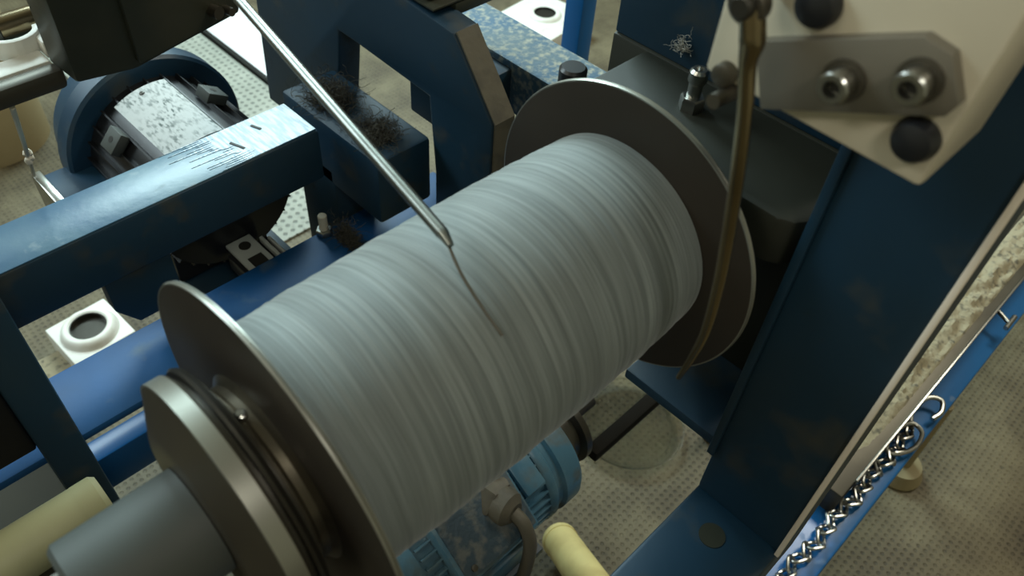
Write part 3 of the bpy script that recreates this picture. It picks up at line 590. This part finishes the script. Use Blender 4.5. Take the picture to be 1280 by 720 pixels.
dr = thing('tan_drum', 'tan cardboard drum on the floor at the far left', 'drum', (0.30, 2.11, 0))
part('shell', MB().lathe([(0, 0), (0, 0.135), (0.36, 0.135), (0.36, 0.130), (0.02, 0.130), (0.02, 0)], (0.30, 2.11, 0), (0, 0, 1), 64), 'tan', dr)
part('rim', MB().lathe([(0.35, 0.131), (0.35, 0.139), (0.366, 0.139), (0.366, 0.131), (0.35, 0.131)], (0.30, 2.11, 0), (0, 0, 1), 64), 'steel_dull', dr)
stg = thing('knotted_string', 'white knotted string hanging from the steel bar to the black motor', 'string', (0.16, 0.9, 0.70))
A = Vector((0.121, 0.687, 0.931)); B = Vector((0.160, 0.966, 0.664)); K = A.lerp(B, 0.62)
part('cord', MB().tube([A, A.lerp(B, 0.3) + Vector((0.0, 0, -0.002)), K, A.lerp(B, 0.8), B], 0.0025, 8), 'string', stg)
b_ = MB()
for k in range(5):
    e = K + Vector((random.uniform(-.003, .003), random.uniform(-.006, .006), random.uniform(-.005, .005)))
    b_.lathe([(-0.005, 0), (-0.003, 0.0035), (0.001, 0.0042), (0.004, 0.0028), (0.0055, 0)], e, (random.uniform(-1, 1), random.uniform(-1, 1), 1), 10)
part('knot', b_, 'string', stg)

# ------------------------------------------------------------------ loose things
bd = thing('white_board', 'flat white board on the dotted floor at top left', 'board', (1.1, 2.0, 0))
part('sheet', MB().box(0.975, 1.13, 1.66, 2.275, 0.004, 0.024, 0.001), 'paper', bd)
part('edge_band', MB().box(0.970, 0.976, 1.655, 2.28, 0.0, 0.0255, 0.0005), 'black', bd, 'dark edge band')

fm = thing('floor_mat', 'dimpled floor patch beyond the black motor, window light in its pale colour', 'mat', (0.76, 1.8, 0))
part('lit_mat_patch', MB().box(0.56, 0.966, 1.30, 2.6, 0.0, 0.006, 0.001), 'mat', fm)

ct = thing('cream_tube', 'blurred cream plastic tube at the lower left edge', 'tube', (-0.06, 0.475, 0.70))
CT = (0.0, 0.466, 0.692)
part('tube_body', MB().lathe([(-0.40, 0), (-0.40, 0.026), (0.008, 0.024), (0.008, 0)], CT, DX, 48), 'cream', ct)
part('end_cap', MB().lathe([(0.000, 0), (0.000, 0.0243), (0.016, 0.0243), (0.0205, 0.021), (0.0205, 0)], CT, DX, 48), 'cream', ct)
cb = thing('brown_crate', 'dim brown board box behind the cream tube at lower left', 'box', (-0.2, 0.72, 0))
part('carton', MB().box(-0.5, -0.004, 0.62, 0.95, 0.0, 0.42, 0.004), 'brown', cb)
part('lid', MB().box(-0.506, -0.002, 0.614, 0.956, 0.42, 0.435, 0.003), 'brown', cb)

xmax = 9
def fibres(cx, cy, cz, sx, sy, sz, n, L, r, seed):
    random.seed(seed); m = MB()
    for k in range(n):
        p = Vector((cx + random.gauss(0, sx), cy + random.gauss(0, sy), cz + abs(random.gauss(0, sz)))); pts = [p.copy()]
        d = Vector((random.gauss(0, 1), random.gauss(0, 1), random.gauss(0, .6))).normalized()
        for j in range(5):
            d = (d + Vector((random.gauss(0, .6), random.gauss(0, .6), random.gauss(0, .5)))).normalized()
            p = p + d * L / 5; p.z = max(p.z, cz + 0.001); p.x = min(p.x, xmax); pts.append(p.copy())
        m.tube(pts, r, 3, 2, caps=False)
    return m
def lint(cx, cy, cz, sx, sy, sz, n, L, r, m, label, seed):
    n = int(n * 2); L *= 0.6; r *= 0.45
    o = fibres(cx, cy, cz, sx, sy, sz, n, L, r, seed).build('lint_tuft', m, loc=(cx, cy, cz)); tag(o, label, 'lint', kind='stuff')
lint(0.470, 0.755, 0.7505, 0.012, 0.016, 0.012, 300, 0.040, 0.0007, 'lint_dark', 'dark lint tangled by the right end of the worn upper beam', 1)
lint(0.472, 0.665, 0.7505, 0.012, 0.016, 0.005, 260, 0.030, 0.0007, 'lint_dark', 'dark lint matted on the crossbeam below the frame opening', 2)
lint(0.418, 0.668, 0.6005, 0.004, 0.012, 0.014, 260, 0.024, 0.0007, 'lint_dark', 'grey brown lint heap on the wide beam beneath the crossbeam', 3)
lint(0.471, 0.278, 1.043, 0.001, 0.003, 0.005, 22, 0.018, 0.0005, 'lint_pale', 'small white lint wisp on the dark bearing plate', 4)
gb = thing('gear_motor', 'olive grimy gear motor on top of the gantry plate', 'gear motor', (0.57, 0.68, 0.915))
part('case', MB().box(0.525, 0.64, 0.625, 0.78, 0.9185, 1.01, 0.006), 'grease', gb)
part('base_plate', MB().box(0.52, 0.65, 0.612, 0.79, 0.9155, 0.9185, 0.001), 'grease', gb)
